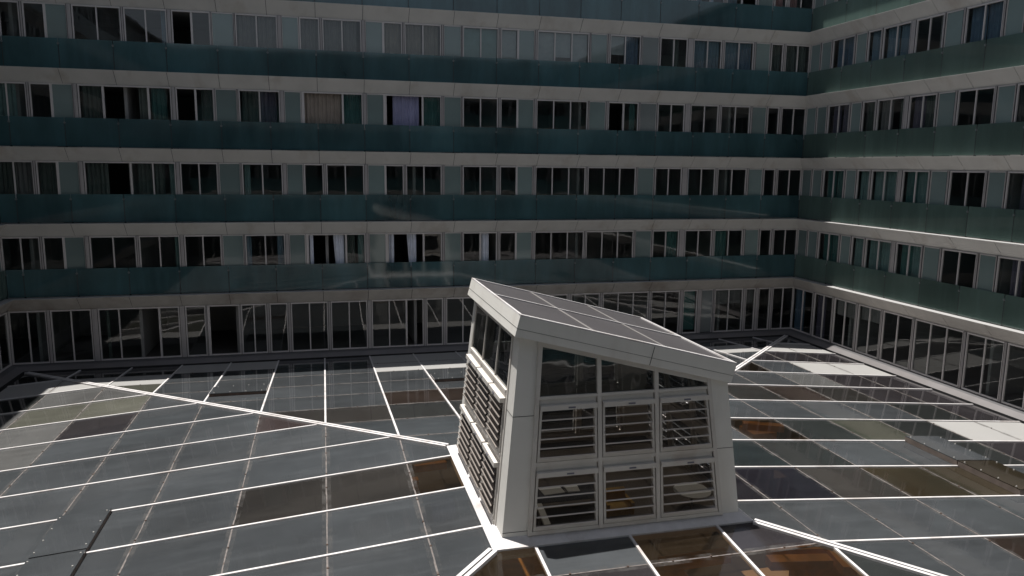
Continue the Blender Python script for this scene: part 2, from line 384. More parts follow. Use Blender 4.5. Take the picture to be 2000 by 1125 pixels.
    m = MB(); m.quad([T(lo(.55), .55, SILL-.5), T(hi(.55), .55, SILL-.5), T(hi(1.2), 1.2, SILL-.5), T(lo(1.2), 1.2, SILL-.5)])
    m.build('gutter', M['joint'], wing)
    return wing

def back_layout(k):
    if k == 5:
        return [('W', -12.0, -10.66, 2), ('W', -10.54, -9.06, 2), ('W', -8.84, -5.80, 4, dict(openp=(2,), curtains=((0, 0.28, .42, DKG),))),
                ('W', -5.60, -4.80, 1), ('W', -4.76, -3.47, 1, dict(openp=(0,))), ('W', -3.44, -2.4, 2), ('W', -2.30, -1.55, 1), ('W', -1.44, 0.10, 2), ('W', .20, 1.76, 2),
                ('W', 1.92, 4.2, 3, dict(openp=(2,))), ('W', 4.3, 5.06, 1), ('W', 5.18, 6.72, 2), ('W', 6.84, 8.5, 2), ('W', 8.6, 10.86, 3), ('W', 11.0, 12.44, 2),
                ('W', 12.57, 14.9, 3), ('W', 15.02, 16.52, 2), ('W', 16.68, 17.45, 1, dict(blind=((0, .95, TEALC),))), ('U', 17.66, 18.28),
                ('W', 18.36, 19.9, 2, dict(blind=((0, .35, GREY), (1, .35, GREY)))), ('W', 20.03, 20.58, 1, dict(blind=((0, .35, GREY),))), ('W', 20.74, 21.4, 1), ('W', 21.52, 22.72, 2)]
    C = {}
    if k == 0:
        C = {13.5: dict(curtains=((0, .2, .9, PALE),)), 16.6: dict(curtains=((0, 0, .5, BLU), (1, .1, .4, WHT)), openp=()), 20.6: dict(curtains=((0, .1, .9, ROSE),)), 18.15: dict(openp=(1,), curtains=((0, .1, .8, BLU),)), 21.35: dict(curtains=((0, 0, .9, ROSE),))}
    if k == 1:
        C = {-5.48: dict(openp=(0,)), -3.15: dict(curtains=((0, 0, .95, GREY), (1, .05, .95, GREY))), -.72: dict(curtains=((0, 0, 1, GREY),)), .17: dict(curtains=((0, 0, 1, GREY), (1, .1, .8, GREY))),
             2.6: dict(curtains=((0, 0, 1, BROWN),)), 3.47: dict(curtains=((0, 0, .95, BROWN), (1, 0, .9, BROWN))), 5.93: dict(blind=((0, .95, MINT), (1, .95, MINT))), 7.58: dict(blind=((0, .95, PALE),)),
             9.2: dict(blind=((0, .9, PALE), (1, .45, PALE), (2, .95, PALE))), 12.55: dict(blind=((0, .35, PALE),), curtains=((1, 0, 1, STEELB),)), 14.96: dict(curtains=((1, 0, .5, DKG),)),
             16.6: dict(curtains=((0, 0, 1, BLU), (1, 0, 1, BLU))), 18.15: dict(curtains=((0, 0, 1, BLU), (1, 0, 1, STEELB))), 20.6: dict(curtains=((0, 0, 1, DKG),)), 21.35: dict(curtains=((0, 0, 1, DKG), (1, 0, .9, DKG))),
             -7.16: dict(curtains=((1, .72, 1, BLU),))}
    if k == 2:
        C = {-12.02: dict(curtains=((0, 0, 1, MINT), (1, 0, .4, MINT))), -10.58: dict(openp=()), -11: 0, -7.16: dict(openp=(0,), curtains=((0, .88, 1, DKG), (1, 0, .3, DKG), (1, .55, 1, TEALC))), -8.94: dict(curtains=((0, 0, .6, DKG),), openp=(1,)),
             -5.48: dict(openp=(0,), curtains=((1, .3, 1, DKG),)), -3.15: dict(curtains=((0, .1, .9, DKG), (1, .05, .85, PLUM))), -.72: dict(openp=(0,), curtains=((0, 0, 1, BROWN),)), .17: dict(openp=(0,), curtains=((0, 0, .98, BROWN), (1, .05, 1, TEALC))),
             2.6: dict(openp=(0,), curtains=((0, .45, 1.02, LAV),)), 3.47: dict(openp=(0,), curtains=((0, -.2, .75, LAV), (1, .05, 1, TEALC))), 12.55: dict(curtains=((1, .55, .9, TEALC),), openp=(0,))}
    if k == 3:
        C = {-12.02: dict(curtains=((0, 0, 1, DKG), (1, 0, .9, GREY))), -10.58: dict(curtains=((0, 0, 1, DKG),)), -8.94: dict(curtains=((0, .02, .95, DKG), (1, .1, .5, DKG))), -7.16: dict(openp=(0,), curtains=((1, 0, .6, DKG), (1, .7, 1, MINT))),
             -3.15: dict(blind=((0, .75, MINT),)) if False else dict(curtains=((0, .05, .35, MINT),)), 16.6: dict(curtains=((0, 0, .2, BLU),))}
    if k == 4:
        C = {-3.15: dict(curtains=((0, 0, .25, BLU), (1, .62, 1, BLU))), -.72: dict(openp=(0,), curtains=((0, .15, .42, WHT, .1),)), .17: dict(openp=(0,), curtains=((0, .45, .95, WHT, .35), (1, .55, .8, PALE))),
             2.6: dict(openp=(0,), curtains=((0, .3, .6, WHT, .1),)), 3.47: dict(openp=(0,), curtains=((0, .1, .5, WHT, .4),)), 5.93: dict(), 7.58: dict(), -7.16: dict(curtains=((1, .75, 1, MINT),)), 9.2: dict(),
             14.96: dict(curtains=((1, .2, 1, TEALC),)), 18.15: dict(curtains=((0, 0, 1, TEALC),)), 16.6: dict(curtains=((0, 0, .2, PALE),))}
        C[5.93] = dict(openp=(1,), curtains=((1, .15, .6, WHT),))
    w = [('W', -12.02, -10.66, 2), ('W', -10.58, -9.83, 1), ('T', -9.83, -9.1), ('W', -8.94, -7.24, 2), ('W', -7.16, -5.62, 2), ('W', -5.48, -4.05, 2), ('T', -4.02, -3.2),
         ('W', -3.15, -1.55, 2), ('T', -1.4, -.74), ('W', -.72, .08, 1), ('W', .17, 1.74, 2), ('T', 1.88, 2.6), ('W', 2.6, 3.4, 1), ('W', 3.47, 5.03, 2), ('T', 5.12, 5.88),
         ('W', 5.93, 7.5, 2), ('W', 7.58, 8.37, 1), ('T', 8.37, 9.1)]
    if k in (0, 1, 2): w += [('W', 9.2, 11.6, 3), ('T', 11.66, 12.45), ('W', 12.55, 14.04, 2)]
    else: w += [('W', 9.2, 11.58, 3), ('W', 11.66, 14.02, 3)]
    def merge(a, b, item):
        w[:] = sorted([t for t in w if not (t[0] == 'W' and a-.01 <= t[1] < b)]+[item], key=lambda t: t[1])
    if k == 2:
        merge(-8.94, -5.62, ('W', -8.94, -5.62, 4, dict(openp=(1, 2), curtains=((0, .1, .9, DKG), (2, .55, 1.0, DKG), (3, .1, .8, TEALC)))))
        merge(-.72, 1.74, ('W', -.72, 1.74, 3, dict(openp=(0, 1), curtains=((0, .04, 1.96, BROWN), (2, .05, 1, TEALC)))))
        merge(2.6, 5.03, ('W', 2.6, 5.03, 3, dict(openp=(0, 1), curtains=((0, .42, 1.85, LAV), (2, .05, 1, TEALC)))))
    if k == 3:
        merge(-8.94, -5.62, ('W', -8.94, -5.62, 4, dict(openp=(1,), curtains=((0, .05, .95, DKG), (2, .3, .9, DKG), (3, 0, .5, DKG), (3, .72, 1, MINT)))))
    if k == 4:
        merge(-.72, 1.74, ('W', -.72, 1.74, 3, dict(openp=(0, 1), curtains=((0, .10, .3, WHT), (0, 1.35, 1.93, WHT, .3), (2, .05, .5, DKG), (2, .65, 1, MINT)))))
        merge(2.6, 5.03, ('W', 2.6, 5.03, 3, dict(openp=(0, 1), curtains=((0, .12, .38, WHT), (0, 1.1, 1.62, WHT, .4)))))
    w += [('U' if k < 3 else 'T', 14.1, 14.92), ('W', 14.96, 16.33, 2), ('W', 16.6, 18.05, 2), ('W', 18.15, 19.7, 2), ('T', 19.8, 20.56), ('W', 20.6, 21.25, 1), ('W', 21.35, 22.7, 2)]
    return [t + ((C[t[1]],) if t[0] == 'W' and C.get(t[1]) else ()) for t in w]

def right_layout(k):
    if k == 5:
        b = [(31.05, 32.68, 2), (29.6, 30.97, 2), (28.0, 29.5, 2), (26.45, 27.88, 2), (24.68, 26.35, 2), (22.2, 24.58, 3), (20.47, 22.08, 2), (18.7, 20.37, 2), (17.0, 18.6, 2), (15.3, 16.9, 2),
             (13.6, 15.2, 2), (11.9, 13.5, 2), (10.2, 11.8, 2), (8.5, 10.1, 2), (6.8, 8.4, 2), (5.1, 6.7, 2), (3.4, 5.0, 2), (1.7, 3.3, 2), (0, 1.6, 2), (-1.9, -.1, 2)]
        bl = {28.0: dict(blind=((0, .35, GREY), (1, .35, GREY))), 26.45: dict(blind=((0, .3, GREY), (1, .3, GREY))), 29.6: dict(curtains=((1, 0, 1, PLUM),)), 31.05: dict(curtains=((1, 0, 1, STEELB),))}
        return sorted([('W', a, c, n) + ((bl[a],) if a in bl else ()) for a, c, n in b], key=lambda t: t[1])
    cA = {1: STEELB, 2: PLUM, 3: TEALC, 4: TEALC, 0: STEELB}[k]
    cB = {1: BLU, 2: DKG, 3: MINT, 4: MINT, 0: BLU}[k]
    w = [('T', 31.86, 32.6), ('T', 31.08, 31.80), ('W', 29.50, 31.0, 2, dict(curtains=((0, .05, .9, cA), (1, .0, .85, cA)))), ('T', 28.72, 29.42),
         ('W', 27.85, 28.68, 1, dict(curtains=((0, .02, .8 if k == 2 else 1, cB),))), ('W', 26.22, 27.78, 2, dict(curtains=((0, 0, .55 if k == 2 else 1, cB), (1, .1, 1, cB if k != 2 else GREY)))),
         ('W', 24.58, 25.98, 2, dict(curtains=() if k == 1 else ((0, 0, 1, cB), (1, .0, .95, cA)))), ('T', 23.7, 24.52), ('W', 22.0, 23.6, 2, dict(curtains=((0, 0, 1, STEELB), (1, 0, 1, STEELB))) if k == 1 else dict()),
         ('T', 21.2, 21.92), ('W', 19.5, 21.15, 2, dict(curtains=((1, 0, .5, PLUM),))), ('W', 17.9, 19.4, 2), ('T', 17.1, 17.85)]
    u = 17.0
    while u > 0: w += [('W', u-1.55, u, 2), ('W', u-3.15, u-1.6, 2), ('T', u-3.95, u-3.2)]; u -= 4.0
    w += [('W', -1.9, u-.05, 2)] if u > -1.2 else []
    return sorted(w, key=lambda t: t[1])

def generic_layout(a, b):
    def f(k):
        out = []; u = a+.05
        pit = (b-a-.1)/round((b-a-.1)/4.0)
        while u < b-1:
            if k == 5: out += [('W', u, u+pit*.5-.08, 2), ('W', u+pit*.5, u+pit-.08, 2)]
            else: out += [('W', u, u+1.5, 2, dict(curtains=((R.choice((0, 1)), 0, R.uniform(.4, 1), R.choice((GREY, BLU, MINT, DKG, BROWN))),))), ('W', u+1.6, u+pit-.95, 2), ('T', u+pit-.87, u+pit-.1)]
            u += pit
        return out
    return f
xj = [-0.08+1.87*i for i in range(-8, 14)]
build_wing('back_wing', 'wide shaded building wing across the far side of the glass roof', T_back, XLW, XW, back_layout, xj, [x-.01 for x in xj], M['balu'], True, True, 0.5)
build_wing('right_wing', 'wing along the right edge with greener balustrades and two sunlit ledges', T_right, YFW, YW, right_layout, [30.73-1.945*i for i in range(18)], [30.17-1.905*i for i in range(18)], M['balu_r'], True, True, 0.4, 0.125)
build_wing('left_wing', 'wing at the extreme left edge, only a dark sliver of its glass and fascia showing', T_left, YFW, YW, generic_layout(YFW, YW), [30.4-1.9*i for i in range(18)], [30.3-1.9*i for i in range(18)], M['balu_r'], True, True)
build_wing('front_wing', 'near wing behind the viewpoint, seen only mirrored in the far windows', T_front, XLW, XW, generic_layout(XLW, XW), xj, xj, M['balu'], True, True)

# ------------------------------------------------------------------ glass roof
EB, EF, EL, ER = 31.98, -1.41, -11.30, 22.0; EZ = -8.12; SL = 0.0845
CX0, CX1, CY0, CY1 = 2.83, 8.15, 12.48, 17.80       # lantern curb outline
gx = [EL] + [5.5+k*(1.866 if k < 0 else 1.833) for k in range(-8, 9)] + [ER]
gy = [EB-1.855*k for k in range(18)] + [EF]
zf = {'B': lambda x, y: EZ+SL*(EB-y), 'F': lambda x, y: EZ+SL*(y-EF), 'L': lambda x, y: EZ+SL*(x-EL), 'R': lambda x, y: EZ+SL*(ER-x)}
trap = {'B': [(EL, EB), (CX0, CY1), (CX1, CY1), (ER, EB)], 'F': [(EL, EF), (ER, EF), (CX1, CY0), (CX0, CY0)],
        'L': [(EL, EF), (CX0, CY0), (CX0, CY1), (EL, EB)], 'R': [(ER, EB), (CX1, CY1), (CX1, CY0), (ER, EF)]}
def clip(poly, a, b):
    out = []
    def side(p): return (b[0]-a[0])*(p[1]-a[1])-(b[1]-a[1])*(p[0]-a[0])
    for i in range(len(poly)):
        p, q = poly[i], poly[(i+1) % len(poly)]; sp, sq = side(p), side(q)
        if sp >= 0: out.append(p)
        if sp*sq < 0:
            t = sp/(sp-sq); out.append((p[0]+(q[0]-p[0])*t, p[1]+(q[1]-p[1])*t))
    return out
def area2(p): return 0.5*sum(p[i][0]*p[(i+1) % len(p)][1]-p[(i+1) % len(p)][0]*p[i][1] for i in range(len(p)))
# tints by (row from the far eave, column from the left eave)
tint = {}
def st(s, slope, *cells):
    for c in cells: tint[(slope, *c)] = s
st('w', 'B', (1, 1), (1, 2), (0, 3), (0, 4), (0, 7), (1, 7), (0, 8), (1, 8), (0, 9), (1, 9), (1, 15)); st('w', 'L', (1, 0), (1, 1)) ; st('w', 'R', (1, 16), (1, 17), (3, 16), (3, 17), (7, 16), (7, 17))
st('d', 'B', (0, 0), (0, 1), (0, 2), (5, 5), (5, 6), (5, 7), (5, 8), (5, 4)); st('b', 'B', (4, 7), (4, 8)); st('m', 'B', (5, 6), (5, 5)); st('d', 'B', (1, 3), (1, 4)); tint[('B', 1, 3)] = 'g'; tint[('B', 1, 4)] = 'g'
st('v', 'L', (3, 1), (3, 2)); st('p', 'L', (4, 2)); st('r', 'L', (5, 5)); st('m', 'L', (7, 1), (7, 0), (8, 5), (8, 6)); st('d', 'L', (6, 0), (0, 0)); st('o', 'L', (8, 7))
st('l', 'L', (2, 1), (2, 2), (3, 0), (4, 0), (4, 1), (5, 0), (5, 1)); st('v', 'B', (2, 2))
st('p', 'R', (2, 15), (2, 16), (2, 17), (4, 16), (4, 17), (5, 16), (5, 17), (6, 17), (8, 16), (8, 17)); st('o', 'R', (3, 14), (3, 13)); st('b', 'R', (5, 14)); st('m', 'R', (5, 13), (9, 12)); st('d', 'R', (6, 16), (7, 13), (8, 12), (8, 15))
st('o', 'R', (7, 12)); st('v', 'R', (7, 14)); tint[('R', 6, 14)] = 'g'; tint[('R', 7, 14)] = 'v2'; st('t', 'R', (8, 11)); st('n', 'R', (9, 10), (9, 11)); st('e', 'R', (9, 13), (9, 14)); st('b', 'R', (11, 13))
st('o', 'F', (10, 7), (10, 9), (11, 9), (11, 10), (11, 7)); st('p', 'F', (10, 10), (11, 8)); st('d', 'F', (11, 11)); st('g', 'F', (10, 8))
roof = thing('glass_roof', 'low pyramid of grey glass panels with white bars covering the courtyard', 'glass roof')
slopes = {}
for s in 'BFLR':
    m = MB()
    bw, bh = 0.026, 0.032
    # rafters run up the slope
    if s in 'BF':
        for x in gx[1:-1]:
            if s == 'B': y0, y1 = EB, max(EB-(x-EL), EB-(ER-x), CY1) if not (CX0 < x < CX1) else CY1
            else: y0, y1 = EF, min(EF+(x-EL), EF+(ER-x), CY0) if not (CX0 < x < CX1) else CY0
            z0, z1 = zf[s](x, y0), zf[s](x, y1)
            m.hexa([(x-bw, y0, z0-.05), (x+bw, y0, z0-.05), (x+bw, y1, z1-.05), (x-bw, y1, z1-.05), (x-bw, y0, z0+bh), (x+bw, y0, z0+bh), (x+bw, y1, z1+bh), (x-bw, y1, z1+bh)])
    else:
        for y in gy[1:-1]:
            dd = min(EB-y, y-EF)
            if s == 'L': x0, x1 = EL, min(EL+dd, CX0)
            else: x0, x1 = ER, max(ER-dd, CX1)
            z0, z1 = zf[s](x0, y), zf[s](x1, y)
            m.hexa([(x0, y-bw, z0-.05), (x0, y+bw, z0-.05), (x1, y+bw, z1-.05), (x1, y-bw, z1-.05), (x0, y-bw, z0+bh), (x0, y+bw, z0+bh), (x1, y+bw, z1+bh), (x1, y-bw, z1+bh)])
    slopes[s] = m.build('glazing_bars', M['white'], roof)
    # sealed joints across the slope, in short wavering pieces
    m = MB(); dust = MB(); sw = 0.015
    lines = gy[1:-1] if s in 'BF' else gx[1:-1]
    for c in lines:
        if s == 'B' and c < CY1 or s == 'F' and c > CY0 or s == 'L' and c > CX0 or s == 'R' and c < CX1: continue
        if s == 'B': a, b = EL+(EB-c), ER-(EB-c)
        elif s == 'F': a, b = EL+(c-EF), ER-(c-EF)
        elif s == 'L': a, b = EF+(c-EL), EB-(c-EL)
        else: a, b = EF+(ER-c), EB-(ER-c)
        if s in 'BF': P = [(a, c-.10), (b, c-.10), (b, c+.10), (a, c+.10)]
        else: P = [(c-.10, a), (c-.10, b), (c+.10, b), (c+.10, a)]
        dust.quad([(x, y, zf[s](x, y)+.004) for x, y in P])
        t = a; off = 0
        while t < b:
            t2 = min(b, t+R.uniform(.25, .9)); w0 = sw*R.uniform(.7, 1.25); off = R.uniform(-.006, .006)
            if s in 'BF': P = [(t, c-w0+off), (t2, c-w0+off), (t2, c+w0+off), (t, c+w0+off)]
            else: P = [(c-w0+off, t), (c-w0+off, t2), (c+w0+off, t2), (c+w0+off, t)]
            m.quad([(x, y, zf[s](x, y)+.006) for x, y in P]); t = t2
        t = a+R.uniform(.2, 1)
        while t < b:
            cx_, cy_ = (t, c) if s in 'BF' else (c, t); zz_ = zf[s](cx_, cy_)
            m.cyl(I, cx_+R.uniform(-.01, .01), cy_+R.uniform(-.01, .01), zz_+.007, zz_+.022, .024, .018, n=6, mi=1); t += R.uniform(.75, 1.5)
    js_ = m.build('joint_sealant', [M['seal'], M['rust']], slopes[s]); dust.build('dust_line', M['dust'], slopes[s])
# hips: twin bars with a dark groove
for n, (a, b) in enumerate([((EL, EB), (CX0, CY1)), ((ER, EB), (CX1, CY1)), ((ER, EF), (CX1, CY0)), ((EL, EF), (CX0, CY0))]):
    za = EZ; zb = EZ+SL*((EB-CY1) if n < 2 else (CY0-EF))
    if n == 3: zb = EZ+SL*(CX0-EL)
    A = Vector((a[0], a[1], za)); B = Vector((b[0], b[1], zb)); D = (B-A).normalized(); Sd = D.cross(Vector((0, 0, 1))).normalized()
    m = MB()
    for o0, o1, h in ((-.095, -.018, .045), (.018, .095, .045)):
        m.hexa([tuple(P+Sd*o+Vector((0, 0, q))) for q in (-.06, h) for P, o in ((A, o0), (B, o0), (B, o1), (A, o1))])
    hb = m.build('hip_bar', M['white'], roof)
    m = MB(); m.hexa([tuple(P+Sd*o+Vector((0, 0, q))) for q in (-.06, .028) for P, o in ((A, -.018), (B, -.018), (B, .018), (A, .018))])
    m.build('groove', M['joint'], hb)
# panels
cells = []
for j in range(18):
    for i in range(18):
        c = [(gx[i], gy[j]), (gx[i], gy[j+1]), (gx[i+1], gy[j+1]), (gx[i+1], gy[j])]
        for s in 'BFLR':
            t = trap[s]
            if area2(t) < 0: t = t[::-1]
            p = c
            for q in range(4):
                p = clip(p, t[q], t[(q+1) % 4])
                if len(p) < 3: break
            if len(p) < 3 or abs(area2(p)) < 0.02: continue
            P3 = [Vector((x, y, zf[s](x, y))) for x, y in p]
            pr = [proj(v) for v in P3]
            if all(v[2] > .5 for v in pr):
                xy = [(min(max(v[0], 0), 2000), min(max(v[1], 0), 1125)) for v in pr]; ar = abs(area2(xy))
                cx = sum(v[0] for v in pr)/len(pr)
            else: ar = 0
            cells.append((ar, s, j, i, P3))
cells.sort(key=lambda c: -c[0])
keys = list(GL); rest = MB()
for n, (ar, s, j, i, P3) in enumerate(cells):
    t = tint.get((s, j, i))
    if t is None:
        t = 'g' if R.random() > .14 or ar > 5000 else R.choice('dml')
        if s == 'B' and j in (2, 3, 6): t = 'g'
    if n < 100:
        m = MB(); m.quad(P3)
        m.build('glass_panel', GL[t], roof)
    else: rest.quad(P3, keys.index(t))
o = rest.build('glass_panels', [GL[k] for k in keys], roof); o['kind'] = 'stuff'
# raised vent flaps
def vent(x0, x1, y0, y1, s, mat, edge, h=0.09):
    m = MB()
    z = zf[s]
    m.hexa([(x, y, z(x, y)+q) for q in (h, h+.02) for x, y in ((x0, y0), (x1, y0), (x1, y1), (x0, y1))])
    v = m.build('vent_flap', mat, roof)
    m = MB(); w = .022
    for a in ((x0, x1, y0, y0+w), (x0, x1, y1-w, y1), (x0, x0+w, y0+w, y1-w), (x1-w, x1, y0+w, y1-w)):
        m.hexa([(x, y, z(x, y)+q) for q in (.004, h-.002) for x, y in ((a[0], a[2]), (a[1], a[2]), (a[1], a[3]), (a[0], a[3]))])
    m.build('frame', edge, v)
    m = MB()
    n = 4
    if abs(y1-y0) > abs(x1-x0): pts = [(x, y0+(y1-y0)*(q+.3)/(n-.4)) for x in (x0+.05, x1-.05) for q in range(n)]
    else: pts = [(x0+(x1-x0)*(q+.3)/(n-.4), y) for y in (y0+.05, y1-.05) for q in range(n)]
    for x, y in pts: m.cyl(I, x, y, z(x, y)+h+.018, z(x, y)+h+.045, .019, .015, n=8)
    m.build('bolts', M['bolt'], v)
for y in (17.14, 15.285): vent(-5.68, -4.66, y-1.83, y-.02, 'L', GL['g'], M['rust'])
vent(15.85, 16.98, 15.31, 17.13, 'R', GL['g'], M['edge'], .15); vent(15.85, 16.98, 13.45, 15.27, 'R', GL['e'], M['edge'], .15)
vent(-3.79, -2.0, 25.5, 26.6, 'B', GL['g'], M['rust']); vent(3.67, 5.46, 25.75, 26.8, 'B', GL['g'], M['rust'])

# ------------------------------------------------------------------ lantern
lan = thing('roof_lantern', 'boxy pale lantern with slanting roof and louvred sides amid the glass roof', 'roof lantern')
ZB = -6.80
bx0, bx1, by0, by1 = 3.05, 7.93, 12.70, 17.56; tp = 0.09
def RZ(x): return -2.651-0.257*(x-3.38)        # roof top surface
rx0, rx1, ry0, ry1 = 3.38, 7.77, 12.83, 17.42
cs = cos(math.atan(.257)); sn = sin(math.atan(.257)); FH = 0.385
def wx0(z): return bx0+.10*(z-ZB)
def wx1(z): return bx1-.108*(z-ZB)
def wy0(z): return by0+.081*(z-ZB)
def wy1(z): return by1-.081*(z-ZB)
def soff(x): return RZ(x)-FH/cs+.01
# face transforms: a along, d outward, z
def TF(a, d, z): return (a, wy0(z)-d, z)
def TBk(a, d, z): return (a, wy1(z)+d, z)
def TL(a, d, z): return (wx0(z)-d, a, z)
def TR(a, d, z): return (wx1(z)+d, a, z)
# curb
m = MB()
zc = -6.93
for (A, B, C, D) in [((CX0, CY0), (CX1, CY0), (bx1, by0), (bx0, by0)), ((CX1, CY0), (CX1, CY1), (bx1, by1), (bx1, by0)), ((CX1, CY1), (CX0, CY1), (bx0, by1), (bx1, by1)), ((CX0, CY1), (CX0, CY0), (bx0, by0), (bx0, by1))]:
    m.quad([(*A, zc+.02), (*B, zc+.02), (*C, ZB), (*D, ZB)]); m.quad([(*A, zc-.12), (*B, zc-.12), (*B, zc+.02), (*A, zc+.02)])
m.build('curb', M['white'], lan)
# roof: fascia box perpendicular to the slope
m = MB()
def rp(x, y, h): return (x-sn*h*-1*-1 if False else x-sn*h, y, RZ(x)-cs*h)
for A, B in [((rx0, ry0), (rx1, ry0)), ((rx1, ry0), (rx1, ry1)), ((rx1, ry1), (rx0, ry1)), ((rx0, ry1), (rx0, ry0))]:
    m.quad([rp(*A, 0), rp(*B, 0), rp(*B, FH), rp(*A, FH)])
m.quad([rp(rx0, ry0, FH), rp(rx1, ry0, FH), rp(rx1, ry1, FH), rp(rx0, ry1, FH)])
fa = m.build('fascia', M['lantern'], lan)
m = MB()
jx = 6.02
m.box(lambda x, y, z: (rp(x, y, z)[0], y, rp(x, y, z)[2]), jx-.006, jx+.006, ry0-.003, ry0, .01, FH-.005)
m.box(lambda x, y, z: (rp(x, y, z)[0], y, rp(x, y, z)[2]), rx0, rx1, ry0-.003, ry0, .232, .238)
m.box(lambda y, d, h: (rp(rx0, y, h)[0]-d, y, rp(rx0, y, h)[2]), ry0, ry1, 0, .003, .225, .231)
m.build('joint_line', M['joint'], fa)
m = MB()
def rs(x, y, h): return (x+sn*h, y, RZ(x)+cs*h)
for a, b, c, d in [(rx0, rx1, ry0, ry0+.05), (rx0, rx1, ry0+.075, ry0+.10), (rx0, rx1, ry1-.05, ry1), (rx0, rx0+.05, ry0+.1, ry1-.05), (rx1-.05, rx1, ry0+.1, ry1-.05)]:
    m.box(rs, a, b, c, d, 0, .03)
m.build('roof_edge_trim', M['white'], lan)
m = MB(); m.quad([rs(rx0+.02, ry0+.02, .004), rs(rx1-.02, ry0+.02, .004), rs(rx1-.02, ry1-.02, .004), rs(rx0+.02, ry1-.02, .004)])
rsht = m.build('roof_sheet', M['lroof'], lan)
m = MB()
ym = 15.15
m.box(rs, rx0+.05, rx1-.05, ym-.022, ym+.022, .006, .03)
rib = m.build('roof_bar', M['white'], rsht)
m = MB()
for x in (4.84, 6.3): m.box(rs, x-.04, x+.04, ry0+.1, ry1-.05, .006, .014)
m.build('roof_joint', M['ltrim'], rsht)
# corner pillars
def pill(name, P):   # P: list of 4 (x,y) functions of z, bottom ZB to soffit
    m = MB(); b = [(fx(ZB), fy(ZB), ZB) for fx, fy in P]
    t = []
    for fx, fy in P:
        z = -3.5
        for _ in range(6): z = soff(fx(z))
        t.append((fx(z), fy(z), z))
    m.hexa(b+t); return m.build(name, M['lantern'], lan)
k = lambda c: (lambda z: c)
def lin(zb, zt, v0, v1): return lambda z: v0+(v1-v0)*(z-zb)/(zt-zb)
fL = lin(ZB, -3.2, 3.53, 3.765); fR = lin(ZB, -4.1, 7.55, 7.255)
sF = lin(ZB, -3.3, 13.20, 13.42); sB = lin(ZB, -3.2, 17.25, 16.96)
ins = .16
pill('corner_pillar', [(wx0, wy0), (fL, wy0), (fL, lambda z: wy0(z)+ins), (lambda z: wx0(z), lambda z: wy0(z)+ins)])
pill('corner_pillar', [(wx0, lambda z: wy0(z)+ins), (lambda z: wx0(z)+ins, lambda z: wy0(z)+ins), (lambda z: wx0(z)+ins, sF), (wx0, sF)])
pill('corner_pillar', [(fR, wy0), (wx1, wy0), (wx1, lambda z: wy0(z)+.5), (fR, lambda z: wy0(z)+ins)])
pill('corner_pillar', [(wx0, sB), (lambda z: wx0(z)+ins, sB), (lambda z: wx0(z)+.5, wy1), (wx0, wy1)])
pill('corner_pillar', [(lambda z: wx1(z)-.5, lambda z: wy1(z)-ins), (wx1, lambda z: wy1(z)-.5), (wx1, wy1), (lambda z: wx1(z)-.5, wy1)])
m = MB()
def strip(T, af, bf, z, d=.003): m.hexa([T(f(zz), dd, zz) for zz in (z-.005, z+.005) for f, dd in ((af, 0), (bf, 0), (bf, d), (af, d))])
strip(TF, lambda z: wx0(z), lambda z: fL(z), -4.55); strip(TL, lambda z: wy0(z), lambda z: sF(z), -4.55)
strip(TF, lambda z: fR(z), lambda z: wx1(z), -5.47); strip(TF, lambda z: wx0(z), lambda z: fL(z), -6.72)
m.build('panel_joint', M['joint'], fa)
ZG, Z1, Z2, Z3 = -4.20, -4.20, -5.45, ZB+.02
def topz(T, a):      # soffit height on a face at position a
    z = -3.6
    for _ in range(6): z = soff(T(a, 0, z)[0])
    return z
def bar(m, T, a0f, a1f, z0, z1, d0, d1):
    P = [T(a0f(z0), d0, z0), T(a1f(z0), d0, z0), T(a1f(z0), d1, z0), T(a0f(z0), d1, z0)]
    Q = [T(a0f(z1), d0, z1), T(a1f(z1), d0, z1), T(a1f(z1), d1, z1), T(a0f(z1), d1, z1)]
    m.hexa(P+Q)
